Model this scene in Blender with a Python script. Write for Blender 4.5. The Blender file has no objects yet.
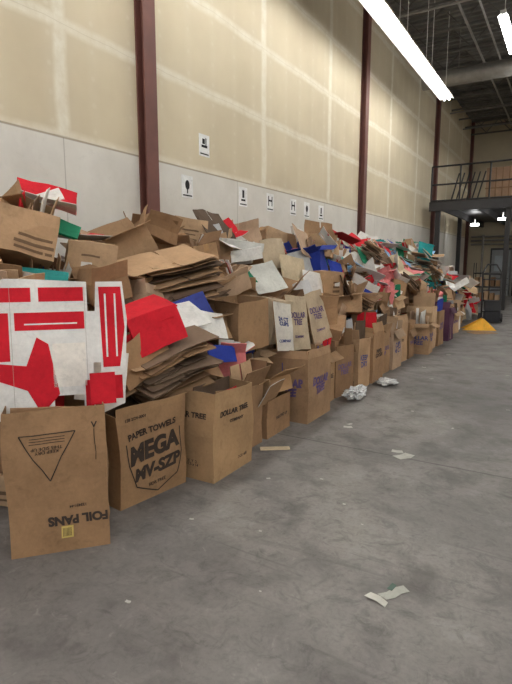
import bpy, math, random, bmesh
import numpy as np
from mathutils import Matrix, Vector, Euler, noise as mnoise
random.seed(11)
R=random.random
def U(a,b): return a+(b-a)*R()
S=bpy.context.scene
S.view_settings.view_transform='Standard'
S.view_settings.look='None'
S.view_settings.exposure=0.0
def lin(r,g,b):
    f=lambda c:(c/255/12.92) if c/255<=0.04045 else ((c/255+0.055)/1.055)**2.4
    return (f(r),f(g),f(b))
# ------------------------------------------------------------------ node helpers
def newmat(name):
    m=bpy.data.materials.new(name); m.use_nodes=True
    nt=m.node_tree; b=nt.nodes['Principled BSDF']
    return m,nt,b
def simple(name,col,rough=0.6,metal=0.0,noise=0.12,scale=6.0,emit=None,strength=0):
    m,nt,b=newmat(name)
    tc=nt.nodes.new('ShaderNodeTexCoord')
    n=nt.nodes.new('ShaderNodeTexNoise'); n.inputs['Scale'].default_value=scale; n.inputs['Detail'].default_value=5
    nt.links.new(tc.outputs['Object'],n.inputs['Vector'])
    r=nt.nodes.new('ShaderNodeValToRGB')
    c=col
    r.color_ramp.elements[0].position=.3; r.color_ramp.elements[1].position=.7
    r.color_ramp.elements[0].color=(c[0]*(1-noise),c[1]*(1-noise),c[2]*(1-noise),1)
    r.color_ramp.elements[1].color=(min(1,c[0]*(1+noise)),min(1,c[1]*(1+noise)),min(1,c[2]*(1+noise)),1)
    nt.links.new(n.outputs['Fac'],r.inputs['Fac']); nt.links.new(r.outputs['Color'],b.inputs['Base Color'])
    b.inputs['Roughness'].default_value=rough; b.inputs['Metallic'].default_value=metal
    if emit:
        b.inputs['Emission Color'].default_value=(*emit,1); b.inputs['Emission Strength'].default_value=strength
    return m
class NT:
    def __init__(s,nt): s.nt=nt
    def m(s,op,a,b=None,c=None,clamp=False):
        n=s.nt.nodes.new('ShaderNodeMath'); n.operation=op; n.use_clamp=clamp
        for i,v in enumerate((a,b,c)):
            if v is None: continue
            if isinstance(v,(int,float)): n.inputs[i].default_value=v
            else: s.nt.links.new(v,n.inputs[i])
        return n.outputs[0]
    def band(s,co,c,hw,soft):
        d=s.m('ABSOLUTE',s.m('SUBTRACT',co,c))
        return s.m('MULTIPLY',s.m('SUBTRACT',hw+soft,d),1.0/soft,clamp=True)
    def noise(s,vec,scale,detail=4,rough=.5,dist=0):
        n=s.nt.nodes.new('ShaderNodeTexNoise'); n.inputs['Scale'].default_value=scale
        n.inputs['Detail'].default_value=detail; n.inputs['Roughness'].default_value=rough
        n.inputs['Distortion'].default_value=dist
        s.nt.links.new(vec,n.inputs['Vector']); return n.outputs['Fac']
    def mix(s,f,a,b):
        n=s.nt.nodes.new('ShaderNodeMix'); n.data_type='RGBA'
        if isinstance(f,(int,float)): n.inputs[0].default_value=f
        else: s.nt.links.new(f,n.inputs[0])
        for i,v in ((6,a),(7,b)):
            if isinstance(v,tuple): n.inputs[i].default_value=(*v,1)
            else: s.nt.links.new(v,n.inputs[i])
        return n.outputs[2]
    def remap(s,v,a,b,c=0.,d=1.):
        n=s.nt.nodes.new('ShaderNodeMapRange'); s.nt.links.new(v,n.inputs[0])
        for i,x in zip((1,2,3,4),(a,b,c,d)): n.inputs[i].default_value=x
        return n.outputs[0]
def make_card(name,rough=.85,var=.2):
    m,nt,b=newmat(name); h=NT(nt)
    at=nt.nodes.new('ShaderNodeAttribute'); at.attribute_name='Col'
    geo=nt.nodes.new('ShaderNodeNewGeometry')
    n1=h.noise(geo.outputs['Position'],3.5,5,.6); n2=h.noise(geo.outputs['Position'],40,4,.7)
    n3=h.noise(geo.outputs['Position'],11,5,.7,.8)
    f=h.m('ADD',h.remap(n1,.3,.7,1-var,1+var*.6),h.remap(n2,.3,.7,-.07,.07))
    f=h.m('ADD',f,h.remap(n3,.55,.70,0,-.16))
    vm=nt.nodes.new('ShaderNodeVectorMath'); vm.operation='SCALE'
    nt.links.new(at.outputs['Color'],vm.inputs[0]); nt.links.new(f,vm.inputs['Scale'])
    nt.links.new(vm.outputs[0],b.inputs['Base Color']); b.inputs['Roughness'].default_value=rough
    b.inputs['Specular IOR Level'].default_value=.25
    bp=nt.nodes.new('ShaderNodeBump'); bp.inputs['Strength'].default_value=.25; bp.inputs['Distance'].default_value=.008
    nt.links.new(h.noise(geo.outputs['Position'],18,4,.6),bp.inputs['Height']); nt.links.new(bp.outputs[0],b.inputs['Normal'])
    return m
CARD=make_card('cardboard'); 
INK=simple('ink_dark',lin(54,42,34),.8); INKP=simple('ink_purple',lin(94,76,120),.8)
INKB=simple('ink_blue',lin(60,72,130),.8)
KR=[lin(174,141,108),lin(158,126,94),lin(186,155,122),lin(146,114,84),lin(164,129,96),lin(184,156,130),lin(134,104,78)]
DK=[lin(108,87,70),lin(92,75,61),lin(122,100,82)]
WHT=lin(225,222,217); RED=lin(200,30,44); RED2=lin(170,32,38); GRN=lin(25,115,82); BLU=lin(42,62,155); PUR=lin(92,58,80); ORG=lin(228,124,62); CRM=lin(212,193,162)
PNK=lin(226,132,132); SIL=lin(180,182,184); LGR=lin(140,195,165); LBL=lin(130,175,212); TEA=lin(40,140,140)
def vc(c,v=.1):
    k=U(1-v,1+v); return (c[0]*k,c[1]*k,c[2]*k)
def kraft(): return vc(random.choice(KR),.14)
def warpv(p,amp,fr=2.6):
    return p+mnoise.noise_vector(p*fr)*amp+mnoise.noise_vector(p*7.3+Vector((3,1,7)))*amp*.3
# ------------------------------------------------------------------ mesh builder
class MB:
    def __init__(s): s.V=[];s.F=[];s.C=[];s.M=[]
    def poly(s,pts,c,m=0):
        i=len(s.V); s.V+= [tuple(p) for p in pts]; s.F.append(tuple(range(i,i+len(pts)))); s.C.append(c); s.M.append(m)
    def slab(s,M,w,h,t,cf,cb=None,ce=None,m=0):
        cb=cb or cf; ce=ce or cf
        x,y,z=w/2,h/2,t/2; i=len(s.V)
        for a in ((-x,-y,-z),(x,-y,-z),(x,y,-z),(-x,y,-z),(-x,-y,z),(x,-y,z),(x,y,z),(-x,y,z)): s.V.append(tuple(M@Vector(a)))
        for f,c in (((4,5,6,7),cf),((3,2,1,0),cb),((0,1,5,4),ce),((1,2,6,5),ce),((2,3,7,6),ce),((3,0,4,7),ce)):
            s.F.append(tuple(i+k for k in f)); s.C.append(c); s.M.append(m)
    def box(s,a,b,c,m=0):
        ce=Vector(((a[0]+b[0])/2,(a[1]+b[1])/2,(a[2]+b[2])/2))
        s.slab(Matrix.Translation(ce),abs(b[0]-a[0]),abs(b[1]-a[1]),abs(b[2]-a[2]),c,m=m)
    def prism(s,M,pts,t,cf,cb=None,ce=None,m=0):
        cb=cb or cf; ce=ce or cf; n=len(pts); i=len(s.V)
        for z in (-t/2,t/2):
            for p in pts: s.V.append(tuple(M@Vector((p[0],p[1],z))))
        s.F.append(tuple(i+n+k for k in range(n)));s.C.append(cf);s.M.append(m)
        s.F.append(tuple(i+n-1-k for k in range(n)));s.C.append(cb);s.M.append(m)
        for k in range(n):
            j=(k+1)%n; s.F.append((i+k,i+j,i+n+j,i+n+k)); s.C.append(ce);s.M.append(m)
    def tube(s,a,b,r,c,n=8,m=0):
        a=Vector(a);b=Vector(b);d=(b-a).normalized(); q=d.to_track_quat('Z','Y').to_matrix()
        i=len(s.V)
        for p in (a,b):
            for k in range(n):
                t=2*math.pi*k/n; s.V.append(tuple(p+q@Vector((r*math.cos(t),r*math.sin(t),0))))
        for k in range(n):
            j=(k+1)%n; s.F.append((i+k,i+j,i+n+j,i+n+k)); s.C.append(c); s.M.append(m)
        s.F.append(tuple(i+n-1-k for k in range(n)));s.C.append(c);s.M.append(m)
        s.F.append(tuple(i+n+k for k in range(n)));s.C.append(c);s.M.append(m)
    def beam(s,a,b,w,h,c,m=0):
        a=Vector(a);b=Vector(b);d=(b-a); L=d.length; q=d.normalized().to_track_quat('Y','Z').to_matrix().to_4x4()
        s.slab(Matrix.Translation((a+b)/2)@q,w,L,h,c,m=m)
    def obj(s,name,mats=None,parent=None,M=None,warp=0,W=None,cuts=3):
        """warp>0: crush / buckle the panels; W = world matrix of the owner"""
        me=bpy.data.meshes.new(name); me.from_pydata(s.V,[],s.F)
        for m in (mats or [CARD]): me.materials.append(m)
        me.polygons.foreach_set('material_index',s.M)
        at=me.color_attributes.new('Col','FLOAT_COLOR','CORNER')
        buf=[]
        for f,c in zip(s.F,s.C): buf+= [c[0],c[1],c[2],1.0]*len(f)
        at.data.foreach_set('color',buf)
        if warp:
            bm=bmesh.new(); bm.from_mesh(me)
            es=[e for e in bm.edges if (e.verts[0].co-e.verts[1].co).length>.14]
            bmesh.ops.subdivide_edges(bm,edges=es,cuts=cuts,use_grid_fill=True)
            W=W or Matrix.Identity(4); Wi=W.inverted()
            for v in bm.verts:
                p=W@v.co
                k=min(1,max(0,p.z/.25)); 
                v.co=Wi@(p+(warpv(p,warp)-p)*k)
            bm.to_mesh(me); bm.free()
        me.update()
        o=bpy.data.objects.new(name,me); S.collection.objects.link(o)
        if parent: o.parent=parent
        if M is not None: o.matrix_local=M
        return o
def TM(x,y,z,yaw=0,pitch=0,roll=0):
    return Matrix.Translation((x,y,z))@Euler((math.radians(pitch),math.radians(roll),math.radians(yaw)),'XYZ').to_matrix().to_4x4()
def frame(c,e,d):
    e=Vector(e).normalized(); d=Vector(d).normalized(); n=e.cross(d)
    M=Matrix.Identity(4)
    for i in range(3): M[i][0]=e[i];M[i][1]=d[i];M[i][2]=n[i];M[i][3]=c[i]
    return M
T=.006
def open_box(mb,M,w,d,h,col,cin=None,flaps=(None,None,None,None),fl=None,cf=None):
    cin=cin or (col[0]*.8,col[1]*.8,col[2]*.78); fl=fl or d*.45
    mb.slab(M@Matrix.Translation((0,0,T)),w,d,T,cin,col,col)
    for k,(n,e,L,off) in enumerate((((0,-1,0),(1,0,0),w,d/2),((1,0,0),(0,1,0),d,w/2),((0,1,0),(-1,0,0),w,d/2),((-1,0,0),(0,-1,0),d,w/2))):
        n=Vector(n);e=Vector(e)
        c=n*(off-T/2)+Vector((0,0,h/2))
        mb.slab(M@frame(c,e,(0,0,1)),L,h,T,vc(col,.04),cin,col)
        a=flaps[k]
        if a is not None:
            a=math.radians(a+U(-6,6)); dr=Vector((0,0,1))*math.cos(a)+n*math.sin(a)
            hp=n*(off)+Vector((0,0,h+.001))
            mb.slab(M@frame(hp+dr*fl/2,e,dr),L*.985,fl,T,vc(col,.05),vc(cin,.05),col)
O=.004
def closed_box(mb,M,w,d,h,col,print_col=None,side=True):
    mb.slab(M@Matrix.Translation((0,0,h/2)),w,d,h,col)
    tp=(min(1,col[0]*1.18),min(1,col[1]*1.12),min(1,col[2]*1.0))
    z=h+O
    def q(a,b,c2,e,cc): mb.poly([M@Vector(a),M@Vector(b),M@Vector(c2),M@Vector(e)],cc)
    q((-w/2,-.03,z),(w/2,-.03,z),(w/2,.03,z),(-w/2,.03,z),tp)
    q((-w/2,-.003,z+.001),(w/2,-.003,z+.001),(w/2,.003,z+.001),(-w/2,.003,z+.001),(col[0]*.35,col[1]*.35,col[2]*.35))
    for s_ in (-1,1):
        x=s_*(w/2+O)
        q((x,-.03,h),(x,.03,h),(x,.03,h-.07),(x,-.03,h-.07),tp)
    pc=print_col or (col[0]*.38,col[1]*.36,col[2]*.36)
    if side:
        for s_ in (-1,1):
            y=s_*(d/2+O)
            if R()<.75:
                cx=U(-.2,.2)*w; cz=U(.4,.65)*h; ww=U(.2,.32)*w
                for k in range(random.randint(1,3)):
                    zz=cz-k*.055; hh=U(.012,.03)
                    if zz-hh<0.02: break
                    a=U(.6,1)*ww
                    q((cx-a,y,zz-hh),(cx+a,y,zz-hh),(cx+a,y,zz),(cx-a,y,zz),pc)
            if R()<.4:
                lx=U(-.3,.2)*w; lz=U(.15,.4)*h
                q((lx,y*1.001,lz),(lx+.09,y*1.001,lz),(lx+.09,y*1.001,lz+.06),(lx,y*1.001,lz+.06),WHT)
            x=s_*(w/2+O)
            if R()<.6:
                q((x,-.04,h*.68),(x,.04,h*.68),(x,.04,h*.68+.028),(x,-.04,h*.68+.028),(.02,.015,.01))
            if R()<.5:
                q((x,-.25*d,h*.3),(x,.2*d,h*.3),(x,.2*d,h*.3+.03),(x,-.25*d,h*.3+.03),pc)
def rsc(w,h):
    f=h*.26; g=.012; x0,x1=-w/2,w/2; y0,y1=-h/2,h/2; m=U(-.1,.1)*w
    return [(x0,y0+f*.2),(x0+.01,y0),(m-g,y0),(m-g,y0+f),(m+g,y0+f),(m+g,y0),(x1-.01,y0),(x1,y0+f*.2),(x1,y1-f),(x1-.01,y1),(m+g,y1),(m+g,y1-f),(m-g,y1-f),(m-g,y1),(x0+.01,y1),(x0,y1-f)]
def folded(mb,M,w,h,cf,cb,ang):
    e=(1,0,0); a=math.radians(ang)
    mb.slab(M@frame((0,h/4,0),e,(0,1,0)),w,h/2,T,cf,cb,cb)
    d=Vector((0,-math.cos(a),math.sin(a)))
    mb.slab(M@frame(d*h/4,Vector((-1,0,0)),d),w*.99,h/2,T,cf,cb,cb)
def bundle(mb,M,w,h,n,gap=.012,fan=4,cols=None,sl=.05):
    z=0
    for k in range(n):
        c=vc(random.choice(cols or (KR+DK)),.12)
        A=M@TM(U(-sl,sl),U(-sl,sl),z,U(-fan,fan),U(-fan*.5,fan*.5),U(-fan*.3,fan*.3))
        ww=w*U(.75,1.05);hh=h*U(.75,1.05)
        ce=(c[0]*.8,c[1]*.8,c[2]*.8)
        if R()<.5: mb.prism(A,rsc(ww,hh),.006,c,c,ce)
        else: mb.slab(A,ww,hh,.007,c,c,ce)
        z+=gap*U(.7,1.8)
def filler(mb,M,w,d,h,n,over=(.05,.3),colr=0.12):
    for k in range(n):
        y=-d/2+.03+(d-.06)*(k+.5)/n
        hh=h+U(*over); a=U(-7,7)
        r=R()
        c=kraft() if r>colr else vc(random.choice([WHT,RED,WHT,BLU,WHT,SIL]),.05)
        if r>colr and R()<.35: c=vc(random.choice(DK))
        ww=w*U(.6,.93)
        A=M@TM(U(-1,1)*(w-ww)/2*.8,y,hh/2+.02,U(-3,3),90+a,U(-5,5))
        if R()<.5: mb.prism(A,rsc(ww,hh),.006,c)
        else: mb.slab(A,ww,hh,.006,c,kraft())
TEXTS=[]
def text(parent,s,size,loc,rot,mat,off=.0,shear=0,sx=1,al='CENTER',ML=None):
    cu=bpy.data.curves.new('print_text','FONT'); cu.body=s; cu.size=size; cu.align_x=al; cu.align_y='CENTER'; cu.offset=off; cu.shear=shear
    cu.extrude=.0004
    cu.space_line=.85
    o=bpy.data.objects.new('tmp_text',cu); S.collection.objects.link(o)
    L=ML if ML is not None else Matrix.LocRotScale(Vector(loc),Euler([math.radians(a) for a in rot]),Vector((sx,1,1)))
    TEXTS.append((o,parent,L,mat))
def bake_texts():
    bpy.context.view_layer.update()
    dg=bpy.context.evaluated_depsgraph_get()
    for o,parent,L,mat in TEXTS:
        me=bpy.data.meshes.new_from_object(o.evaluated_get(dg)); me.name='print_text'
        W=WORLD[parent.name]
        me.transform(L)
        Wi=W.inverted()
        for v in me.vertices:
            p=W@v.co; k=min(1,max(0,p.z/.25)); v.co=Wi@(p+(warpv(p,WARP)-p)*k)
        me.materials.clear(); me.materials.append(mat)
        n=bpy.data.objects.new('print_text',me); S.collection.objects.link(n); n.parent=parent
    for o,_,_,_ in TEXTS:
        cu=o.data; bpy.data.objects.remove(o); bpy.data.curves.remove(cu)
WARP=.022; WORLD={}
# ------------------------------------------------------------------ ROOM
YB=30.2; ZC=9.0; XR=15.0; Y0=-7.0
m,nt,b=newmat('drywall'); h=NT(nt)
tc=nt.nodes.new('ShaderNodeTexCoord'); sp=nt.nodes.new('ShaderNodeSeparateXYZ'); nt.links.new(tc.outputs['Object'],sp.inputs[0])
yy,zz=sp.outputs[1],sp.outputs[2]; P=tc.outputs['Object']
wob=h.remap(h.noise(P,1.3,3),0.2,.8,-.03,.03); zw=h.m('ADD',zz,wob); yw=h.m('ADD',yy,wob)
fr=h.m('FRACT',h.m('ADD',h.m('DIVIDE',h.m('SUBTRACT',zw,3.05),1.22),.5))
hb=h.m('MULTIPLY',h.band(fr,.5,.035,.05),.7)
edge=h.remap(h.noise(P,5,4,.7),.35,.65,.45,1)
vb=None
for y in (1.2,4.1,8.6,11.6,16.2,19.4,24.5,27.5):
    k=h.band(yw,y,.05,.07); vb=k if vb is None else h.m('MAXIMUM',vb,k)
fs=h.m('SUBTRACT',h.m('FRACT',h.m('DIVIDE',yy,.61)),.5); fz=h.m('SUBTRACT',h.m('FRACT',h.m('DIVIDE',zz,.305)),.5)
dd=h.m('SQRT',h.m('ADD',h.m('POWER',h.m('MULTIPLY',fs,.61),2),h.m('POWER',h.m('MULTIPLY',fz,.305),2)))
spot=h.m('MULTIPLY',h.m('MULTIPLY',h.m('SUBTRACT',.05,dd),30,clamp=True),.26)
vband=h.m('MULTIPLY',h.band(h.m('MULTIPLY',fs,.61),0,.03,.08),.08)
tape=h.m('MULTIPLY',h.m('MAXIMUM',h.m('MAXIMUM',hb,h.m('MULTIPLY',vb,.85)),h.m('MAXIMUM',spot,vband)),edge)
base=h.mix(h.remap(h.noise(P,.7,4,.55),.3,.7),lin(198,184,156),lin(214,201,173))
upper=h.mix(tape,base,lin(234,229,214))
# joint hairlines
upper=h.mix(h.m('MULTIPLY',h.band(fr,.5,.0015,.003),.35),upper,lin(170,155,125))
lowc=h.mix(h.remap(h.noise(P,1.5,5,.6),.3,.7),lin(208,203,194),lin(226,222,214))
lowc=h.mix(h.m('MULTIPLY',h.remap(h.noise(P,6,5,.75,1),.58,.72),.25),lowc,lin(170,162,150))
lowv=None
for y in (0.4,4.1,7.7,11.4,15,18.7,22.4,26): 
    k=h.band(yy,y,.004,.006); lowv=k if lowv is None else h.m('MAXIMUM',lowv,k)
lowc=h.mix(h.m('MULTIPLY',lowv,.45),lowc,lin(120,110,95))
isup=h.m('GREATER_THAN',zz,3.05)
col=h.mix(isup,lowc,upper)
col=h.mix(h.m('MULTIPLY',h.band(zz,3.05,.006,.01),.7),col,lin(135,120,95))
nt.links.new(col,b.inputs['Base Color']); b.inputs['Roughness'].default_value=.9
DRY=m
mb=MB(); mb.box((-.2,Y0,0),(0,YB,ZC),WHT); mb.obj('wall_left',[DRY])
mb=MB(); mb.box((-.2,YB,0),(XR,YB+.2,ZC),WHT); 
BW=simple('back_wall_paint',lin(200,188,162),.9,noise=.06,scale=1.5); mb.obj('wall_back',[BW])
mb=MB(); mb.box((XR,Y0,0),(XR+.2,YB,ZC),WHT); mb.obj('wall_right',[BW])
# floor
m,nt,b=newmat('concrete_floor'); h=NT(nt)
tc=nt.nodes.new('ShaderNodeTexCoord'); P=tc.outputs['Object']; sp=nt.nodes.new('ShaderNodeSeparateXYZ'); nt.links.new(P,sp.inputs[0])
n1=h.noise(P,.55,6,.6,.6); n2=h.noise(P,2.6,6,.65,.3); n3=h.noise(P,35,4,.7); n4=h.noise(P,7,6,.75,1.2)
c=h.mix(h.remap(n1,.35,.68),lin(106,102,99),lin(142,137,132))
c=h.mix(h.m('MULTIPLY',h.remap(n2,.5,.66),.65),c,lin(86,82,80))
c=h.mix(h.m('MULTIPLY',h.remap(n2,.25,.42,1,0),.45),c,lin(160,156,151))
c=h.mix(h.m('MULTIPLY',h.remap(n4,.52,.68),.6),c,lin(74,70,68))
c=h.mix(h.m('MULTIPLY',h.remap(n4,.28,.4,1,0),.35),c,lin(170,166,160))
c=h.mix(h.m('MULTIPLY',h.remap(n3,.45,.75),.4),c,lin(82,78,76))
for sc,th_,cc in ((2.3,.038,lin(48,44,42)),(1.1,.06,lin(68,63,60)),(3.1,.026,lin(205,201,194))):
    vo=nt.nodes.new('ShaderNodeTexVoronoi'); vo.inputs['Scale'].default_value=sc; nt.links.new(P,vo.inputs['Vector'])
    c=h.mix(h.m('MULTIPLY',h.m('MULTIPLY',h.m('SUBTRACT',th_,h.m('ADD',vo.outputs['Distance'],h.m('MULTIPLY',n3,.03))),60,clamp=True),.75),c,cc)
mp=nt.nodes.new('ShaderNodeMapping'); mp.inputs['Rotation'].default_value=(0,0,.9); mp.inputs['Scale'].default_value=(.6,9,1); nt.links.new(P,mp.inputs['Vector'])
c=h.mix(h.m('MULTIPLY',h.remap(h.noise(mp.outputs[0],1.5,5,.7,.5),.58,.70),.5),c,lin(80,76,73))
wv=h.remap(h.noise(P,2,4),.2,.8,-.02,.02)
j=None
for y in (-.2,4.16,8.5,12.9,17.3,21.7,26.1):
    k=h.band(h.m('ADD',sp.outputs[1],h.m('MULTIPLY',wv,.3)),y,.005,.007); j=k if j is None else h.m('MAXIMUM',j,k)
for x in (6.9,11.5):
    j=h.m('MAXIMUM',j,h.band(sp.outputs[0],x,.004,.006))
c=h.mix(h.m('MULTIPLY',j,.75),c,lin(58,53,50))
nt.links.new(c,b.inputs['Base Color'])
nt.links.new(h.remap(n2,.3,.7,.36,.6),b.inputs['Roughness'])
b.inputs['Specular IOR Level'].default_value=.4
bp=nt.nodes.new('ShaderNodeBump'); bp.inputs['Strength'].default_value=.12; bp.inputs['Distance'].default_value=.01
nt.links.new(n3,bp.inputs['Height']); nt.links.new(bp.outputs[0],b.inputs['Normal'])
mb=MB(); mb.box((-.2,Y0,-.1),(XR+.2,YB+.2,0),WHT); mb.obj('floor',[m])
# ceiling
DECK=simple('ceiling_deck_metal',lin(116,114,110),.6,.1,noise=.12,scale=1)
STEEL=simple('joist_steel',lin(104,101,96),.6,.1)
mb=MB(); p=.3; y=Y0
while y<YB+.2:
    prof=[(y,ZC),(y+.1,ZC),(y+.13,ZC+.07),(y+.27,ZC+.07),(y+p,ZC)]
    for a,c2 in zip(prof,prof[1:]):
        mb.poly([(-.2,a[0],a[1]),(-.2,c2[0],c2[1]),(XR+.2,c2[0],c2[1]),(XR+.2,a[0],a[1])],WHT)
    y+=p
mb.box((-.2,Y0,ZC+.07),(XR+.2,YB+.2,ZC+.1),WHT)
mb.obj('ceiling',[DECK])
mb=MB()
for y in np.arange(-5,YB,1.65):
    if y>YB-.3: break
    for z,w in ((ZC-.05,.1),(ZC-.7,.1)): mb.box((.02,y-w/2,z-.03),(XR-.02,y+w/2,z+.03),WHT)
    x=.2;k=0
    while x<XR-.6:
        a=(x,y,ZC-.08 if k%2==0 else ZC-.67); c2=(x+.55,y,ZC-.67 if k%2==0 else ZC-.08)
        mb.beam(a,c2,.03,.03,WHT); x+=.55;k+=1
for x in (6.5,11):
    mb.box((x-.12,Y0,ZC-1.15),(x+.12,YB,ZC-1.12),WHT); mb.box((x-.12,Y0,ZC-.74),(x+.12,YB,ZC-.71),WHT); mb.box((x-.01,Y0,ZC-1.12),(x+.01,YB,ZC-.74),WHT)
mb.obj('ceiling_joists',[STEEL])
PIPE=simple('pipe_metal',lin(145,142,136),.45,.4)
mb=MB()
for x,z,r in ((2.1,ZC-.85,.035),(2.6,ZC-.9,.03),(3.7,ZC-.95,.05),(4.6,ZC-.85,.03),(5.6,ZC-.8,.03)): mb.tube((x,Y0,z),(x,YB,z),r,WHT)
for y in (11,14.3,19,24,27): mb.tube((.1,y,ZC-1.0),(XR-.1,y,ZC-1.0),.03,WHT)
mb.obj('ceiling_pipes',[PIPE])
mb=MB(); mb.tube((.4,18.2,7.55),(XR-.3,18.2,7.55),.25,WHT,24)
for x in np.arange(1,XR-1,1.2):
    mb.tube((x,18.2,7.55),(x+.04,18.2,7.55),.265,WHT,24)
for x in (1.5,5,9,13): mb.tube((x,18.2,7.8),(x,18.2,ZC),.012,WHT)
mb.tube((6.0,18.2,7.55),(6.0,YB-.2,7.55),.2,WHT,20)
mb.obj('ventilation_duct',[PIPE])
RB=simple('red_oxide_steel',lin(108,66,57),.6,noise=.18,scale=3)
for y in (-2.9,5.42,13.7,22.0,29.9):
    mb=MB()
    mb.box((.13,y-.115,0),(.15,y+.115,ZC),WHT); mb.box((.0,y-.115,0),(.02,y+.115,ZC),WHT); mb.box((.02,y-.012,0),(.13,y+.012,ZC),WHT)
    mb.box((-.0,y-.2,0),(.2,y+.2,.03),WHT)
    mb.obj('steel_column',[RB])
# ------------------------------------------------------------------ LIGHTS
LAMP=simple('fluorescent_tube',(1,1,1),.5,noise=0,emit=(.985,.985,.975),strength=25)
HOUS=simple('fixture_white',lin(225,225,220),.4,noise=.02)
def strip(x,y0,y1,z,w=.3):
    mb=MB(); y=y0
    while y<y1-.5:
        e=y+2.4
        mb.box((x-.06,y,z+.05),(x+.06,e,z+.13),WHT,1)
        for s_ in (-1,1):
            mb.poly([(x,y,z+.1),(x,e,z+.1),(x+s_*w/2,e,z+.02),(x+s_*w/2,y,z+.02)],WHT,1)
            mb.tube((x+s_*.07,y+.04,z+.02),(x+s_*.07,e-.04,z+.02),.03,WHT,8,0)
        mb.tube((x,y+.3,z+.1),(x,y+.3,ZC),.008,WHT,6,1); mb.tube((x,e-.3,z+.1),(x,e-.3,ZC),.008,WHT,6,1)
        y=e+.02
    return mb.obj('fluorescent_strip_or_fill',[LAMP,HOUS])
strip(1.4,-4.5,17.0,6.6,.42)
strip(3.35,13.2,15.4,7.0,.2); strip(3.35,17.6,20,7.0,.2)
strip(8.5,-4.5,28,6.6); strip(12,-4.5,28,6.6)
strip(5.2,-4.5,2,6.6); strip(5.4,21,28,6.6)  # the second strip is unseen, added to brighten the far back wall
mb=MB()
for (x,y,z) in ((2.6,22.5,3.35),(3.2,25.5,3.35),(5.2,24,3.35),(1.2,25,3.35),(5.2,28,3.35)):  # pendants under the mezzanine, plus extra lamps added to brighten the space
    mb.tube((x,y,z),(x,y,z+.08),.17,WHT,16,0); mb.tube((x,y,z+.08),(x,y,z+.3),.02,WHT,8,1)
mb.obj('ceiling_and_fill_lamps',[LAMP,HOUS])
w=bpy.data.worlds.new('World'); S.world=w; w.use_nodes=True
w.node_tree.nodes['Background'].inputs[0].default_value=(.99,.99,1,1); w.node_tree.nodes['Background'].inputs[1].default_value=1.1
# ------------------------------------------------------------------ MEZZANINE
BLK=simple('dark_steel',lin(52,50,50),.5,.3)
GRY=simple('grey_door_paint',lin(156,158,160),.6)
mz=bpy.data.objects.new('mezzanine',None); S.collection.objects.link(mz)
Z1=3.85; YM=20.3; XM=9.0; RH=1.35
mb=MB(); mb.box((.3,YM,Z1),(XM,YB-.02,Z1+.06),WHT); mb.box((.3,YM-.05,Z1-.25),(XM,YM+.02,Z1+.08),WHT)
for x in np.arange(.8,XM,1.2): mb.box((x-.05,YM,Z1-.25),(x+.05,YB-.05,Z1),WHT)
for x in (.6,3.0,6.2,8.8):
    for y in (YM+.15,YM+4.5): mb.box((x-.08,y-.08,0),(x+.08,y+.08,Z1-.02),WHT)
mb.obj('deck',[BLK],mz)
mb=MB()
for z in (Z1+.12,Z1+.7,Z1+RH): mb.tube((.35,YM,z),(XM,YM,z),.032,WHT)
for x in np.arange(.35,XM,1.0): mb.tube((x,YM,Z1),(x,YM,Z1+RH),.032,WHT)
for x in np.arange(1.0,2.0,.18): mb.tube((x,YM+.25,Z1+.05),(x+.25,YM+.3,Z1+1.1),.025,WHT)
for x in np.arange(3.4,4.4,.16): mb.tube((x,YM,Z1+.1),(x,YM,Z1+RH),.014,WHT)
mb.obj('railing',[BLK],mz)
mb=MB(); mb.beam((3.55,YM-.15,Z1+.9),(4.6,YM-.2,0.13),.06,.22,WHT)
mb.obj('stair_stringer',[BLK],mz)
for (x0,x1,y,hh) in ((1.7,2.7,24,1.7),(2.85,4.6,24.6,2.0)):
    mb=MB(); mb.box((x0,y,Z1+.065),(x1,y+.5,Z1+.06+hh),lin(180,148,122)); 
    mb.box((x0-.02,y-.02,Z1+.06+hh*.5),(x1+.02,y,Z1+.06+hh*.5+.05),KR[3])
    for k in range(4): 
        xx=x0+(x1-x0)*(k+.5)/4; mb.box((xx-.02,y-.025,Z1+.065),(xx+.02,y,Z1+.06+hh),KR[3])
    mb.obj('storage_crate')
for i,(x0,x1) in enumerate(((1.35,2.25),(2.45,3.6))):
    mb=MB(); mb.box((x0-.08,YB-.06,0),(x1+.08,YB-.01,2.5),WHT,1); mb.box((x0,YB-.1,0),(x1,YB-.05,2.4),WHT,0)
    mb.box((x0+.15,YB-.12,1.3),(x1-.15,YB-.1,2.1),WHT,2)
    for z in (.3,.6,.9): mb.box((x0+.05,YB-.12,z),(x1-.05,YB-.1,z+.03),WHT,1)
    mb.obj('door_%d'%(i+1),[GRY,BLK,simple('door_glass',lin(185,195,200),.2)])
mb=MB()
for z in (2.7,2.9,3.1): mb.tube((.3,YB-.3,z),(XM,YB-.3,z),.05,WHT)
for x in (.9,2.35,3.75): mb.tube((x,YB-.3,0),(x,YB-.3,3.2),.06,WHT)
mb.obj('wall_pipes',[PIPE])
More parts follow.
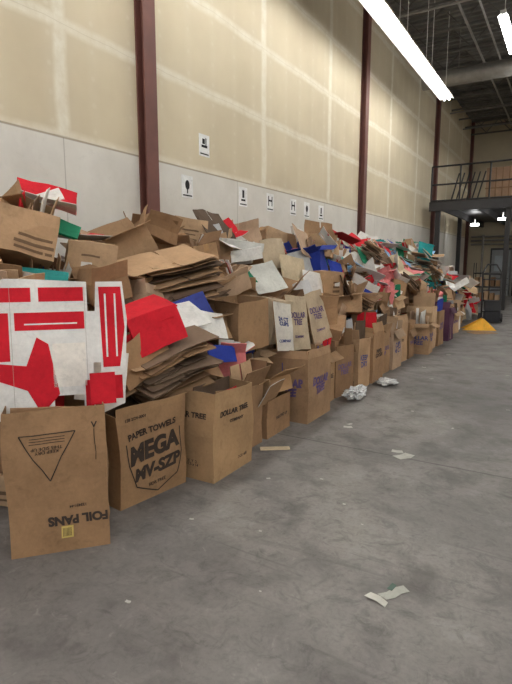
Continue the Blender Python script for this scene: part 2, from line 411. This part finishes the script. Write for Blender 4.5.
# ------------------------------------------------------------------ SIGNS
def sign(y,z,kind):
    mb=MB(); w_,h_=.27,.33
    mb.box((.001,y-w_/2,z-h_/2),(.006,y+w_/2,z+h_/2),lin(242,242,240),0)
    X=.0075; K=(.02,.02,.02)
    def r(a,b_,c_,d_): mb.poly([(X,y+a*w_,z+b_*h_),(X,y+c_*w_,z+b_*h_),(X,y+c_*w_,z+d_*h_),(X,y+a*w_,z+d_*h_)],K)
    r(-.4,-.42,.4,-.36)
    if kind==0: r(-.28,-.1,.28,.02); r(-.2,.06,.05,.3); r(.1,.0,.2,.35)
    elif kind==1:
        n=12; mb.poly([(X,y+.2*w_*math.cos(t*2*math.pi/n),z+.08*h_+.22*h_*math.sin(t*2*math.pi/n)) for t in range(n)],K)
        r(-.05,-.3,.05,-.1)
    elif kind==2: r(-.3,-.2,-.18,.35); r(.18,-.2,.3,.35); r(-.2,.05,.2,.15)
    else: r(-.25,-.22,.25,-.12); r(-.12,-.05,.12,.35)
    mb.obj('wall_sign')
for y,z,k in ((6.76,3.46,0),(6.32,2.78,1),(7.88,2.80,3),(8.84,2.80,2),(9.8,2.80,2),(10.45,2.80,1),(11.2,2.80,3)): sign(y,z,k)
# ------------------------------------------------------------------ FRONT ROW CARTONS
fronts=[]
def carton(name,cx,cy,yaw,w,d,h,col,flaps,n,over=(.05,.25),fl=None,colr=.12,axis=0):
    M=TM(cx,cy,0.0,yaw)
    e=bpy.data.objects.new(name,None); S.collection.objects.link(e); e.matrix_world=M; e.empty_display_size=.1
    WORLD[e.name]=M
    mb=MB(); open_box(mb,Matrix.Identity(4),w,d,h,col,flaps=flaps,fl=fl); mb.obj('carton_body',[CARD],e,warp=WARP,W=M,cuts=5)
    if n:
        mb=MB()
        if axis: filler(mb,TM(0,0,0,90),d,w,h*.9,n,over,colr)
        else: filler(mb,Matrix.Identity(4),w,d,h*.9,n,over,colr)
        mb.obj('flattened_cardboard',[CARD],e,warp=WARP,W=M)
    fronts.append((cx,cy,max(w,d)*.5,h)); return e
C_A=lin(154,121,89)
A=carton('cardboard_box',2.60,1.86,49.6,.525,.42,.83,C_A,(None,None,None,None),5,(-.1,.06))
MA=WORLD[A.name]
mb=MB()
INKC=(.045,.034,.027)
def line(a,b_,wd=.006):
    a=Vector(a);b_=Vector(b_);d=(b_-a).normalized();n=Vector((-d.y,d.x))*wd/2
    mb.poly([(p.x,-.2145,p.y) for p in (a-n,b_-n,b_+n,a+n)],INKC)
line((-.17,.70),(.10,.70));line((.10,.70),(-.035,.42));line((-.035,.42),(-.17,.70))
line((.2,.52),(.2,.70),.004);
for z in (.68,.665,.65): line((-.12,z),(.05,z),.004)
mb.poly([(.0,-.2150,.085),(.065,-.2150,.085),(.065,-.2150,.155),(.0,-.2150,.155)],lin(215,190,110))
for k in range(7): mb.poly([(.008+k*.007,-.2160,.095),(.011+k*.007,-.2160,.095),(.011+k*.007,-.2160,.145),(.008+k*.007,-.2160,.145)],INKC)
mb.obj('carton_print',[CARD],A,warp=WARP,W=MA)
OF=.2145
text(A,'FOIL PANS',.068,(.095,-OF,.19),(90,180,0),INK,.0035)
text(A,'123456-44',.022,(.10,-OF,.265),(90,180,0),INK,.0005)
text(A,'KEEP DRY\nTHIS SIDE UP',.026,(-.035,-OF,.61),(90,180,0),INK,.0003)
text(A,'V',.05,(.2,-OF,.72),(90,0,0),INK,.001)
C_B=lin(156,124,92)
B=carton('cardboard_box',2.50,2.56,83,.59,.44,.64,C_B,(10,None,None,None),4,(-.1,.1),fl=.05)
OF=.2245
text(B,'MEGA',.17,(.0,-OF,.36),(90,-6,0),INK,.009,.15,sx=.95)
text(B,'PAPER TOWELS',.06,(-.01,-OF,.495),(90,-6,0),INK,.002)
text(B,'MV-SZP',.12,(.02,-OF,.215),(90,-6,0),INK,.006,.2)
text(B,'FOR FREE',.035,(.02,-OF,.11),(90,-4,0),INK,.0005)
text(B,'128 2/24-0001',.03,(-.14,-OF,.60),(90,0,0),INK,.0005)
mb=MB()
def fline(pts,y,wd=.01):
    for a,b_ in zip(pts,pts[1:]):
        a=Vector(a);b_=Vector(b_);d=(b_-a).normalized();n=Vector((-d.y,d.x))*wd/2
        mb.poly([(p.x,y,p.y) for p in (a-n,b_-n,b_+n,a+n)],INKC)
fline([(-.24,.44),(-.22,.29),(-.16,.12),(0.02,.04),(.2,.12),(.25,.28),(.24,.46)],-OF,.009)
mb.obj('carton_print',[CARD],B,warp=WARP,W=WORLD[B.name])
C_C=lin(168,136,101)
C=carton('cardboard_box',2.70,3.17,91,.54,.50,.68,C_C,(None,None,None,None),7,(-.05,.12))
text(C,'DOLLAR TREE',.062,(0,-.2545,.50),(90,0,0),INK,.002,sx=.95)
text(C,'COMPANY',.035,(0.03,-.2545,.42),(90,0,0),INK,.001)
text(C,'DOLLAR TREE',.06,(-.2745,0,.5),(90,0,-90),INK,.002,sx=.95)
text(C,'X  Y  2\n17.5 x 14',.03,(-.2745,-.05,.13),(90,0,-90),INK,.0004)
text(C,'7-31 4/8',.035,(.12,-.2545,.1),(90,0,0),INK,.0005)
D=carton('cardboard_box',2.58,3.69,90,.38,.42,.56,lin(146,115,86),(30,20,None,None),3)
E_=carton('cardboard_box',2.58,4.19,92,.48,.42,.36,lin(154,121,90),(None,None,None,None),2,(0,.1))
mb=MB()
open_box(mb,TM(2.62,4.2,.37,92,-12,4),.46,.4,.14,lin(176,141,104),flaps=(70,None,20,100),fl=.2)
mb.slab(TM(2.84,3.98,.45,95,-60,0),.36,.24,.006,WHT,KR[1])
mb.obj('cardboard_tray',warp=.02)
text(E_,'THIS END UP',.04,(0.05,-.2145,.16),(90,0,0),INK,.001)
F_=carton('cardboard_box',2.66,4.86,91,.60,.5,.66,lin(158,127,97),(-12,None,None,-20),6,(-.05,.12),fl=.08)
text(F_,'DOLLAR\nTREE',.11,(0,-.2545,.36),(90,0,0),INKP,.006,.1,sx=.95)
text(F_,'DOLLAR\nTREE',.11,(-.3045,.0,.36),(90,0,-90),INKP,.006,.1,sx=.9)
row=[(2.56,5.44,91,.40,.42,.58,KR[1]),(2.58,5.92,87,.46,.42,.62,KR[3]),(2.64,6.40,92,.40,.44,.66,KR[0]),(2.66,6.90,90,.48,.44,.70,KR[4]),
(2.60,7.42,88,.46,.42,.62,KR[1]),(2.62,7.94,93,.46,.46,.6,KR[5]),(2.56,8.48,86,.5,.42,.66,KR[0]),(2.58,9.0,90,.42,.42,.5,KR[3]),
(2.76,9.60,90,.42,.44,.55,KR[0]),(2.66,10.15,94,.5,.48,.82,KR[2]),(2.68,10.75,88,.5,.48,.7,KR[1]),(2.7,11.6,90,.5,.5,.7,PUR),(2.62,12.25,90,.5,.45,.6,KR[0]),(2.6,12.85,85,.5,.45,.5,KR[2]),(2.55,13.5,95,.5,.45,.45,WHT),(2.4,14.1,80,.5,.45,.45,KR[1])]
TX=['FRAGILE','DOLLAR\nTREE','KEEP\nDRY','PAPER\nGOODS','THIS SIDE\nUP','CUPS\n48 CT','BOWLS']
for i,(x,y,yaw,w_,d_,h_,c_) in enumerate(row):
    fl=[random.choice([None,None,15,-15,120,150]) for _ in range(4)]
    o=carton('cardboard_box',x,y,yaw+U(-5,5),w_*.96,d_*.96,h_,c_,fl,random.randint(5,9),(.02,.34),fl=.13,colr=.3,axis=i%2)
    if c_ is not PUR and c_ is not WHT:
        t_=TX[i%7]; mt=[INK,INKP,INKB][i%3]; sz=.07+.03*((i*7)%3)/2
        text(o,t_,sz,(0,-d_*.96/2-.0045,h_*.55),(90,0,0),mt,.002)
        if i%3!=1: text(o,t_,sz,(-w_*.96/2-.0045,0,h_*.45),(90,0,-90),mt,.002)
# ------------------------------------------------------------------ HEAP
G=.05; NX=int(2.95/G); NY=int(20/G)
HM=np.zeros((NX,NY))
XX,YY=np.meshgrid((np.arange(NX)+.5)*G,(np.arange(NY)+.5)*G,indexing='ij')
for (cx,cy,rr,hh) in fronts:
    HM[(abs(XX-cx)<rr*.95)&(abs(YY-cy)<rr*.95)]=hh+.02
HM[(abs(XX-2.6)<.35)&(abs(YY-1.9)<.3)]=3
HM[(XX>1.95)&(YY<1.7)]=3
caps=[(2.45,2.75,.38,1.0),(1.5,2.4,.38,1.6),(1.35,2.1,.3,1.3),(1.55,3.05,.33,1.5),(1.3,3.85,.33,1.55),(1.85,3.8,.5,1.25),(2.4,4.15,.35,.80),(2.4,4.9,.45,.80),
(1.65,5.3,.42,1.55),(2.5,3.1,.3,.72),(.95,3.15,.38,1.85),(.95,5,.3,1.85),(2.5,3.5,.3,.72),(1.9,8.9,.5,1.35),(2.3,2.0,.45,.9),(2.55,5.5,.3,.7),(1.9,6.3,.45,1.2)]
def H(x,y):
    px=[0,.5,1.0,1.4,1.8,2.15,2.45,2.75,2.95]; ph=[1.66,1.78,1.82,1.72,1.5,1.25,.94,.5,.0]
    h_=float(np.interp(x,px,ph))
    k=float(np.interp(y,[0,.6,1.5,3,5,9,13.5,14.8,16,17.2,18.2],[.6,.9,1.0,.98,1.02,.99,1,.85,.62,.35,.0]))
    return h_*k+.12*math.sin(y*2.1+x*3)+.09*math.sin(y*4.7+1.3)+.07*math.sin(y*7.9+x*5)
def cap(x,y):
    v=9
    for (a,b_,r_,c_) in caps:
        if (x-a)**2+(y-b_)**2<(r_)**2: v=min(v,c_)
    return v
pile=MB()
cnt=0
for it in range(9000):
    y=U(.7,17.8); x=U(.34,2.5)
    big=it<3500
    w_=U(.36,.66) if big else U(.24,.5);d_=U(.3,.52) if big else U(.2,.4);h_=U(.2,.48) if big else U(.12,.34)
    yaw=random.choice([0,90])+random.gauss(0,20)
    a=math.radians(yaw); lx=(XX-x)*math.cos(a)+(YY-y)*math.sin(a); ly=-(XX-x)*math.sin(a)+(YY-y)*math.cos(a)
    mk=(abs(lx)<w_/2)&(abs(ly)<d_/2)
    if not mk.any(): continue
    ex=abs(math.cos(a))*w_/2+abs(math.sin(a))*d_/2
    if x-ex<.30 : continue
    vals=HM[mk]; bs=vals.max()
    if bs>2.5: continue
    if bs-np.percentile(vals,35)>.16 and it<7000: continue
    lim=min(H(x,y)+.08,cap(x,y))
    if bs+h_>lim: continue
    top=bs+h_; surf=top>H(x,y)-.45
    tl=(random.gauss(0,14),random.gauss(0,14)) if surf else (0,0)
    c_=kraft()
    pc=.34 if y>7 else .10
    if surf and R()<pc: c_=vc(random.choice([WHT,WHT,RED,CRM,GRN,SIL,PNK,BLU,RED,LBL,TEA,PNK]),.06)
    lift=.5*(w_*abs(math.sin(math.radians(tl[1])))+d_*abs(math.sin(math.radians(tl[0]))))
    M=TM(x,y,bs+lift*.6+.005,yaw,tl[0],tl[1])
    if surf and R()<.72:
        fl=[random.choice([None,-25,10,30,60,110]) for _ in range(4)]
        if x<.75: fl[1 if abs(yaw)<45 else 2]=fl[3]=None
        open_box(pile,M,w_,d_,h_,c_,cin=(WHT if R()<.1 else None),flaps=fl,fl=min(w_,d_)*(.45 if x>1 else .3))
        if R()<.6: filler(pile,M@TM(0,0,.0,random.choice([0,90])),min(w_,d_)*.9,min(w_,d_)*.9,h_,random.randint(2,5),(.0,.2 if x>1 else .08),.3)
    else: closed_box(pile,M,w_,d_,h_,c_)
    HM[mk]=top; cnt+=1
print('boxes',cnt)
sh=pile
HM[(XX>1.95)&(YY<1.7)]=0
def surfz(x,y):
    i=min(NX-1,max(0,int(x/G)));j=min(NY-1,max(0,int(y/G))); 
    sub=HM[max(0,i-3):i+4,max(0,j-3):j+4]; v=min(2.2,float(np.percentile(sub,65)))
    return v
for k in range(480):
    small=k>=260
    y=U(1.4,17.6); x=U(.55,2.5)
    if x>1.9 and y<2: continue
    if not small and y<7.5 and k%3: continue
    if small and y<7.5 and k%2: continue
    if cap(x,y)<9 and R()<.9: continue
    z=surfz(x,y)
    w_=U(.25,.55);h_=U(.22,.55)
    if x<1.2: h_*=.7
    if small: w_=U(.12,.3);h_=U(.1,.26)
    slope=U(5,35) if R()<.2 else U(50,88)
    M=TM(x,y,z+.02+.5*h_*.7*math.sin(math.radians(slope)),90+random.gauss(0,40),slope,random.gauss(0,18))
    r=R()
    pc=.74 if y>7.5 else .28
    if r<pc:
        c_=vc(random.choice([WHT,WHT,WHT,WHT,RED,RED,RED2,GRN,LGR,BLU,CRM,PNK,SIL,LBL,GRN,RED,TEA,PNK]),.06); cb=WHT
    else: c_=kraft() if R()<.7 else vc(random.choice(DK)); cb=vc(c_,.05)
    t_=R()
    if t_<.3: folded(sh,M,w_,h_*1.4,c_,cb,U(15,75))
    elif t_<.75: sh.prism(M,rsc(w_*1.1,h_*1.1),.006,c_,cb,cb)
    else: sh.slab(M,w_,h_,.007,c_,cb,cb)
for k in range(34):
    y=U(5.5,16.5); x=U(1.5,2.5); z=surfz(x,y)
    if cap(x,y)<9: continue
    bundle(sh,TM(x,y,z+.03,90+random.gauss(0,20),U(0,50),random.gauss(0,12)),U(.35,.55),U(.3,.45),random.randint(6,14),.014,6)
for k in range(130):
    y=U(13.2,18.6); x=U(.4,3.0-(y-13)*.12)
    c_=vc(random.choice([WHT,RED,WHT,CRM,RED,PNK,LBL,GRN]+KR),.08)
    folded(sh,TM(x,y,surfz(min(x,2.5),y)+U(.1,.25),U(0,360),U(0,60),U(-20,20)),U(.25,.5),U(.3,.6),c_,WHT,U(20,70))
pile.obj('cardboard_pile',warp=.04,cuts=3)
# ------------------------------------------------------------------ HERO PIECES
WP=.03
e=bpy.data.objects.new('red_white_packaging_blank',None); S.collection.objects.link(e)
ME=TM(2.67,1.875,.74,49.6,90-6,0); e.matrix_world=ME
mb=MB()
mb.prism(Matrix.Identity(4),[(-.36,0),(-.06,0),(-.06,.12),(.1,.12),(.1,0),(.16,0),(.16,.3),(.2,.3),(.2,0),(.33,.05),(.36,.55),(.34,.77),(.19,.77),(.18,.6),(.14,.6),(.14,.77),(-.2,.79),(-.3,.79),(-.36,.75)],.006,WHT,CRM,CRM)
def rr(x0,y0,x1,y1,c=RED,z=.0045): mb.poly([(x0,y0,z),(x1,y0,z),(x1,y1,z),(x0,y1,z)],c)
rr(-.32,.66,-.16,.74);rr(-.12,.66,.12,.74);rr(-.34,.33,-.28,.60);rr(-.25,.50,.12,.60)
mb.poly([(-.34,.22,.0045),(-.2,.16,.0045),(-.13,.02,.0045),(-.03,.13,.0045),(-.08,.42,.0045),(-.14,.46,.0045),(-.2,.3,.0045),(-.34,.32,.0045)],RED)
rr(-.06,.17,.12,.42,lin(235,228,218)); rr(.11,.02,.155,.2);rr(.22,.08,.32,.22)
mb.poly([(.215,.27,.0045),(.31,.27,.0045),(.345,.5,.0045),(.33,.74,.0045),(.205,.74,.0045)],RED)
rr(.235,.33,.245,.70,WHT,.0055);rr(.29,.33,.30,.70,WHT,.0055);rr(-.2,.53,.08,.538,WHT,.0055)
for a in ((-.27,.0,-.268,.74),(.125,.2,.127,.74)): rr(*a,c=lin(170,160,150),z=.0052)
mb.obj('blank_sheet',[CARD],e)
mb=MB()
mb.slab(TM(2.43,2.28,.96,60,80,-18),.36,.5,.006,CRM,KR[0]); mb.slab(TM(2.68,2.14,.93,58,70,12),.30,.32,.006,WHT,CRM)
mb.slab(TM(2.36,1.86,.98,47,84,5),.42,.62,.006,RED2,WHT); mb.slab(TM(2.40,2.0,.92,50,82,-6),.5,.6,.006,KR[1])
mb.slab(TM(2.84,2.0,.90,52,80,0),.14,.18,.012,RED,RED2)
mb.obj('packaging_sheet')
def hero_box(name,M,w,d,h,col,**k):
    mb=MB()
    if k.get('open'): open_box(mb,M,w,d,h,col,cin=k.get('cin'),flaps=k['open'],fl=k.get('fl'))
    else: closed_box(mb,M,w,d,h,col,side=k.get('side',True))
    return mb.obj(name,warp=WP)
hero_box('red_gift_box',TM(2.40,2.80,1.0,72,8,-16),.40,.3,.2,RED,side=False,open=(None,None,None,None))
mb=MB(); mb.slab(TM(2.58,2.76,1.14,75,72,-14),.42,.28,.012,RED,RED2); mb.slab(TM(2.36,2.82,1.28,72,10,-14),.42,.32,.012,RED,RED2); mb.obj('red_gift_box_lid',warp=.02)
hero_box('carton',TM(1.45,2.42,1.64,62,-12,14),.5,.42,.36,KR[0])
hero_box('carton',TM(1.35,2.12,1.33,58,6,-6),.5,.42,.3,KR[4])
hero_box('carton',TM(1.55,3.05,1.52,55,4,6),.4,.34,.28,KR[2])
hero_box('carton',TM(1.3,3.85,1.6,60,-10,-24),.46,.4,.32,KR[0],open=(100,40,20,120),fl=.2)
hero_box('carton',TM(.95,5.0,1.88,70,5,6),.46,.4,.3,KR[2])
hero_box('carton',TM(.95,4.45,1.68,40,-8,10),.5,.36,.3,KR[3],open=(60,120,None,30),fl=.18)
mb=MB(); folded(mb,TM(.95,3.08,2.12,50,48,12),.55,.6,RED,WHT,60); mb.slab(TM(1.0,3.0,2.17,45,35,-20),.42,.2,.01,WHT,RED); folded(mb,TM(1.1,3.36,1.85,60,20,4),.5,.4,RED,WHT,30)
mb.slab(TM(1.25,2.95,1.95,50,30,20),.4,.25,.02,GRN,GRN); mb.slab(TM(1.8,2.2,1.42,40,50,5),.5,.2,.01,ORG,WHT)
mb.slab(TM(1.75,2.45,1.5,45,40,5),.35,.16,.02,lin(40,130,125),GRN)
folded(mb,TM(1.1,5.73,1.98,65,50,-25),.5,.45,RED,WHT,40)
mb.slab(TM(1.3,5.9,1.85,70,60,30),.35,.3,.01,WHT,RED)
mb.obj('red_white_packaging',warp=WP)
mb=MB()
bundle(mb,TM(1.85,3.75,1.36,68,14,-10),.85,.55,15,.02,6,DK+KR[:2],.08)
bundle(mb,TM(1.8,4.1,1.28,80,28,-22),.7,.45,10,.02,7,DK+KR[:2],.08)
bundle(mb,TM(1.95,3.4,1.15,60,40,14),.6,.45,9,.018,7,DK,.08)
mb.obj('flattened_carton_stack',warp=WP)
mb=MB()
bundle(mb,TM(2.5,2.95,.70,80,12,-10),.7,.42,14,.018,10,KR+DK+DK,.08)
bundle(mb,TM(2.4,3.2,.74,70,32,16),.55,.4,9,.018,8,KR+DK+DK,.05)
bundle(mb,TM(2.35,2.6,.85,75,40,-20),.5,.4,6,.018,10,DK+KR,.06)
mb.obj('flattened_carton_stack',warp=WP)
mb=MB()
mb.slab(TM(2.62,3.5,.86,84,70,6),.34,.14,.008,BLU,WHT); mb.slab(TM(2.45,3.55,1.1,72,60,10),.34,.26,.008,WHT,WHT); mb.slab(TM(2.3,3.5,1.2,70,58,-14),.4,.3,.008,lin(60,70,140),WHT)
mb.slab(TM(2.4,3.3,1.18,72,40,-14),.3,.3,.008,WHT,WHT)
mb.obj('blue_white_packaging',warp=WP)
LT=lin(190,172,146)
hero_box('carton',TM(2.35,4.15,.82,84,4,-4),.46,.4,.46,KR[1],open=(None,None,None,70),fl=.2)
hero_box('carton',TM(2.36,4.66,.80,86,6,5),.3,.34,.46,LT)
mb=MB(); 
M1=TM(2.58,4.98,.98,86,80,4); mb.slab(M1,.44,.6,.012,LT,KR[1],KR[1])
M2=TM(2.60,5.46,1.0,88,78,-5); mb.slab(M2,.42,.6,.012,lin(184,164,138),KR[1],KR[1])
M3=TM(2.62,4.58,.98,80,78,8); mb.slab(M3,.28,.5,.012,lin(202,196,186),KR[1],KR[1])
o=mb.obj('flattened_carton',warp=WARP,cuts=5)
WORLD[o.name]=Matrix.Identity(4)
for MM,mt in ((M1,INKP),(M2,INKP),(M3,INKB)):
    text(o,'DOLLAR\nTREE' if mt is INKP else '24 CT\nCUPS',.09 if mt is INKP else .06,None,None,mt,.002,ML=MM@Matrix.Translation((0,.05,.0095)))
    text(o,'COMPANY',.04,None,None,mt,.001,ML=MM@Matrix.Translation((0,-.15,.0095)))
hero_box('white_carton',TM(1.6,5.25,1.62,72,-6,-10),.55,.36,.14,WHT,side=False)
hero_box('white_carton',TM(1.55,5.4,1.80,60,8,6),.5,.3,.1,lin(205,205,200),side=False)
mb=MB(); mb.slab(TM(1.85,4.95,1.5,70,35,10),.4,.25,.012,GRN,WHT); mb.slab(TM(1.95,5.35,1.45,75,55,-10),.5,.4,.01,lin(200,200,192),WHT)
mb.slab(TM(1.95,6.1,1.45,80,78,5),.5,.55,.01,CRM,WHT); mb.slab(TM(1.85,6.55,1.55,80,74,-12),.45,.55,.01,SIL,WHT); mb.slab(TM(2.15,6.3,1.3,70,70,12),.4,.45,.01,WHT,WHT)
mb.slab(TM(1.7,6.0,1.75,75,80,-6),.4,.4,.01,LT,WHT)
mb.slab(TM(2.25,5.85,1.2,80,72,-8),.38,.4,.01,lin(205,205,205),WHT)
mb.obj('green_white_packaging',warp=WP)
hero_box('carton',TM(1.1,6.9,1.85,70,-6,14),.42,.36,.26,KR[2])
hero_box('carton',TM(1.1,6.2,1.8,80,-8,-10),.44,.36,.28,KR[5],open=(30,20,None,-20),fl=.12)
mb=MB(); mb.prism(TM(1.45,7.2,1.8,80,80,8),rsc(.5,.5),.01,KR[1]); mb.prism(TM(1.4,7.5,1.82,70,80,-12),rsc(.45,.5),.01,KR[4])
folded(mb,TM(1.25,9.48,2.1,70,40,16),.6,.5,RED,RED2,50);folded(mb,TM(1.2,10.4,2.05,95,40,-16),.6,.5,RED,WHT,50);folded(mb,TM(1.4,11.6,2.0,70,30,0),.6,.5,RED,WHT,50)
folded(mb,TM(1.8,9.0,1.6,78,42,-10),.65,.6,WHT,WHT,30);mb.slab(TM(1.85,9.2,1.7,78,50,20),.5,.35,.01,GRN,WHT);folded(mb,TM(2.1,8.6,1.3,85,42,12),.6,.6,WHT,WHT,40)
mb.slab(TM(1.6,9.9,1.75,78,60,10),.6,.4,.01,LGR,WHT);mb.slab(TM(2.0,9.6,1.45,85,55,-15),.5,.5,.01,WHT,WHT)
folded(mb,TM(1.5,12.3,2.0,85,45,10),.6,.5,BLU,WHT,40);folded(mb,TM(1.7,13.4,1.9,85,45,10),.6,.6,RED,WHT,40);folded(mb,TM(2.0,12.6,1.4,85,45,-10),.7,.6,WHT,WHT,40);folded(mb,TM(2.2,14.4,1.3,85,45,-10),.7,.6,RED,WHT,40)
folded(mb,TM(2.1,10.9,1.45,85,50,-10),.6,.6,PNK,WHT,40);folded(mb,TM(2.0,11.8,1.5,85,50,15),.6,.6,LBL,WHT,40);folded(mb,TM(2.1,13.2,1.3,85,50,0),.6,.6,TEA,WHT,40);folded(mb,TM(1.8,15.2,1.4,85,40,0),.6,.6,RED,WHT,40)
mb.obj('packaging_sheets',warp=WP)
bake_texts()
# ------------------------------------------------------------------ FLOOR ITEMS
mb=MB(); M=TM(3.15,13.9,0,20)
OR=lin(242,180,66)
mb.prism(M@TM(0,-.19,.105,0,67,0),[(-.55,-.2),(.5,-.24),(.1,.20)],.02,OR); mb.prism(M@TM(0,.16,.105,0,113,0),[(-.5,-.2),(.45,-.2),(.1,.20)],.02,OR)
mb.obj('orange_folding_floor_sign')
mb=MB(); mb.prism(TM(3.35,13.2,.006,40),rsc(.6,.4),.008,KR[0]); mb.slab(TM(3.3,13.25,.02,70),.4,.3,.008,KR[1]); mb.obj('flat_cardboard_scrap')
mb=MB(); mb.slab(TM(2.98,3.78,.006,35),.26,.07,.008,CRM); mb.obj('cardboard_scrap')
m,nt,b=newmat('plastic_wrap'); h=NT(nt); tc=nt.nodes.new('ShaderNodeTexCoord')
nt.links.new(h.mix(h.remap(h.noise(tc.outputs['Object'],30,4),.35,.65),lin(190,190,188),lin(240,241,241)),b.inputs['Base Color']); b.inputs['Roughness'].default_value=.25; b.inputs['Transmission Weight'].default_value=.15
WRAP=m
def crumple(name,x,y,sx,sy,sz,seed,yaw=0):
    bm=bmesh.new(); bmesh.ops.create_icosphere(bm,subdivisions=4,radius=1)
    zs=[]
    for v in bm.verts:
        n=mnoise.noise(v.co*2.3+Vector((seed,0,0)))+.6*mnoise.noise(v.co*6+Vector((0,seed,0)))
        v.co=v.co*(1+.55*n); v.co.x*=sx;v.co.y*=sy;v.co.z*=sz; zs.append(v.co.z)
    mz_=min(zs)
    for v in bm.verts: v.co.z-=mz_
    me=bpy.data.meshes.new(name); bm.to_mesh(me); bm.free(); me.materials.append(WRAP)
    o=bpy.data.objects.new(name,me); S.collection.objects.link(o); o.location=(x,y,.001); o.rotation_euler=(0,0,yaw)
crumple('crumpled_plastic_wrap',2.97,5.8,.09,.24,.07,1); crumple('crumpled_plastic_wrap',3.05,6.75,.12,.17,.03,5)
mb=MB()
GN=lin(175,175,165)
mb.prism(TM(4.47,2.33,.006,60,3),[(-.07,-.02),(-.02,-.03),(.03,-.022),(.075,-.03),(.08,.02),(.02,.03),(-.03,.02),(-.08,.03)],.002,GN)
mb.prism(TM(4.42,2.24,.008,-10,0,6),[(-.06,-.03),(.0,-.02),(.05,-.03),(.045,.01),(.0,.025),(-.05,.015)],.002,lin(200,198,188))
mb.prism(TM(4.45,2.36,.012,80,0,4),[(-.03,-.015),(.03,-.01),(.035,.015),(-.03,.012)],.002,lin(90,110,100))
mb.obj('torn_wrapper')
mb=MB()
for (x,y,s_,yw) in ((4.0,4.2,.17,60),(3.92,4.28,.1,10),(3.3,4.7,.09,20),(3.28,4.8,.06,70),(3.9,3.1,.02,10),(3.4,1.6,.03,10),(4.3,1.3,.02,30),(4.9,3.6,.02,0),(3.6,3.4,.025,0),(3.25,3.2,.03,40),(4.1,2.9,.015,0),(3.7,5.6,.03,0),(4.6,6.2,.04,20),(3.5,7.4,.06,50),(5.4,7.0,.04,0),(4.8,1.7,.012,0),(3.9,2.0,.012,0),(4.2,5.2,.03,80),(3.15,2.4,.03,20),(3.6,2.5,.02,0),(3.2,8.2,.07,0),(3.3,9.6,.08,30),(4.4,8.2,.05,0)):
    mb.prism(TM(x,y,.003,yw),[(-s_/2,-s_/4),(s_*.1,-s_*.35),(s_/2,-s_/5),(s_*.35,s_*.3),(-s_*.1,s_*.2),(-s_*.5,s_*.3)],.003,lin(190,188,180))
mb.obj('paper_scraps')
# hand truck
ht=bpy.data.objects.new('hand_truck',None); S.collection.objects.link(ht); ht.matrix_world=TM(3.2,15.8,0,15)
mb=MB()
for s_ in (-.24,.24):
    mb.tube((s_,.0,.1),(s_,.22,1.4),.024,WHT); mb.tube((s_,.22,1.4),(s_*.5,.3,1.62),.024,WHT)
mb.tube((-.12,.3,1.62),(.12,.3,1.62),.024,WHT)
for z in (.3,.6,.9,1.2,1.35): mb.tube((-.24,.2*z/1.3,z),(.24,.2*z/1.3,z),.018,WHT)
mb.box((-.24,-.3,.03),(.24,.03,.045),WHT)
mb.tube((-.28,.1,.13),(.28,.1,.13),.015,WHT)
for s_ in (-.28,.28): mb.tube((s_-.03,.1,.13),(s_+.03,.1,.13),.13,WHT,20)
mb.obj('truck_frame',[BLK],ht)
mb=MB(); 
for k,c_ in enumerate((lin(50,50,54),lin(60,60,62))): mb.box((-.2,-.28,.05+k*.3),(.2,-.02,.33+k*.3),c_)
mb.obj('black_totes',[CARD],ht)
mb=MB()
for x in (3.7,4.4):
    for y in (17.6,18.2): mb.box((x-.02,y-.02,.1),(x+.02,y+.02,1.6),WHT); mb.tube((x-.02,y,.06),(x+.02,y,.06),.06,WHT,12)
for z in (.2,.8,1.55): mb.box((3.68,17.58,z),(4.42,18.22,z+.04),WHT)
mb.obj('shelf_cart',[BLK])
mb=MB()
for z in (.15,.7,1.25):
    mb.box((1.6,22.8,z),(2.7,23.4,z+.05),WHT)
for x in (1.6,2.68):
    for y in (22.8,23.38): mb.box((x,y,0),(x+.03,y+.03,1.7),WHT)
for k in range(5): 
    mb.box((1.66+k*.2,22.85,.76),(1.8+k*.2,23.3,.76+U(.2,.4)),kraft(),1); mb.box((1.66+k*.2,22.85,.2),(1.8+k*.2,23.3,.2+U(.2,.4)),kraft(),1)
mb.obj('storage_rack',[BLK,CARD])
# ------------------------------------------------------------------ CAMERA
th=math.radians(31.5); ph=math.radians(8.5)
f=Vector((-math.sin(th)*math.cos(ph),math.cos(th)*math.cos(ph),-math.sin(ph))); r=Vector((math.cos(th),math.sin(th),0)); u=r.cross(f)
cam=bpy.data.cameras.new('Camera'); co=bpy.data.objects.new('Camera',cam); S.collection.objects.link(co)
Mx=Matrix.Identity(4)
for i in range(3): Mx[i][0]=r[i];Mx[i][1]=u[i];Mx[i][2]=-f[i]
Mx.translation=Vector((5.1,0,1.6)); co.matrix_world=Mx
cam.sensor_width=36; cam.lens=27.0; cam.clip_end=200
S.camera=co
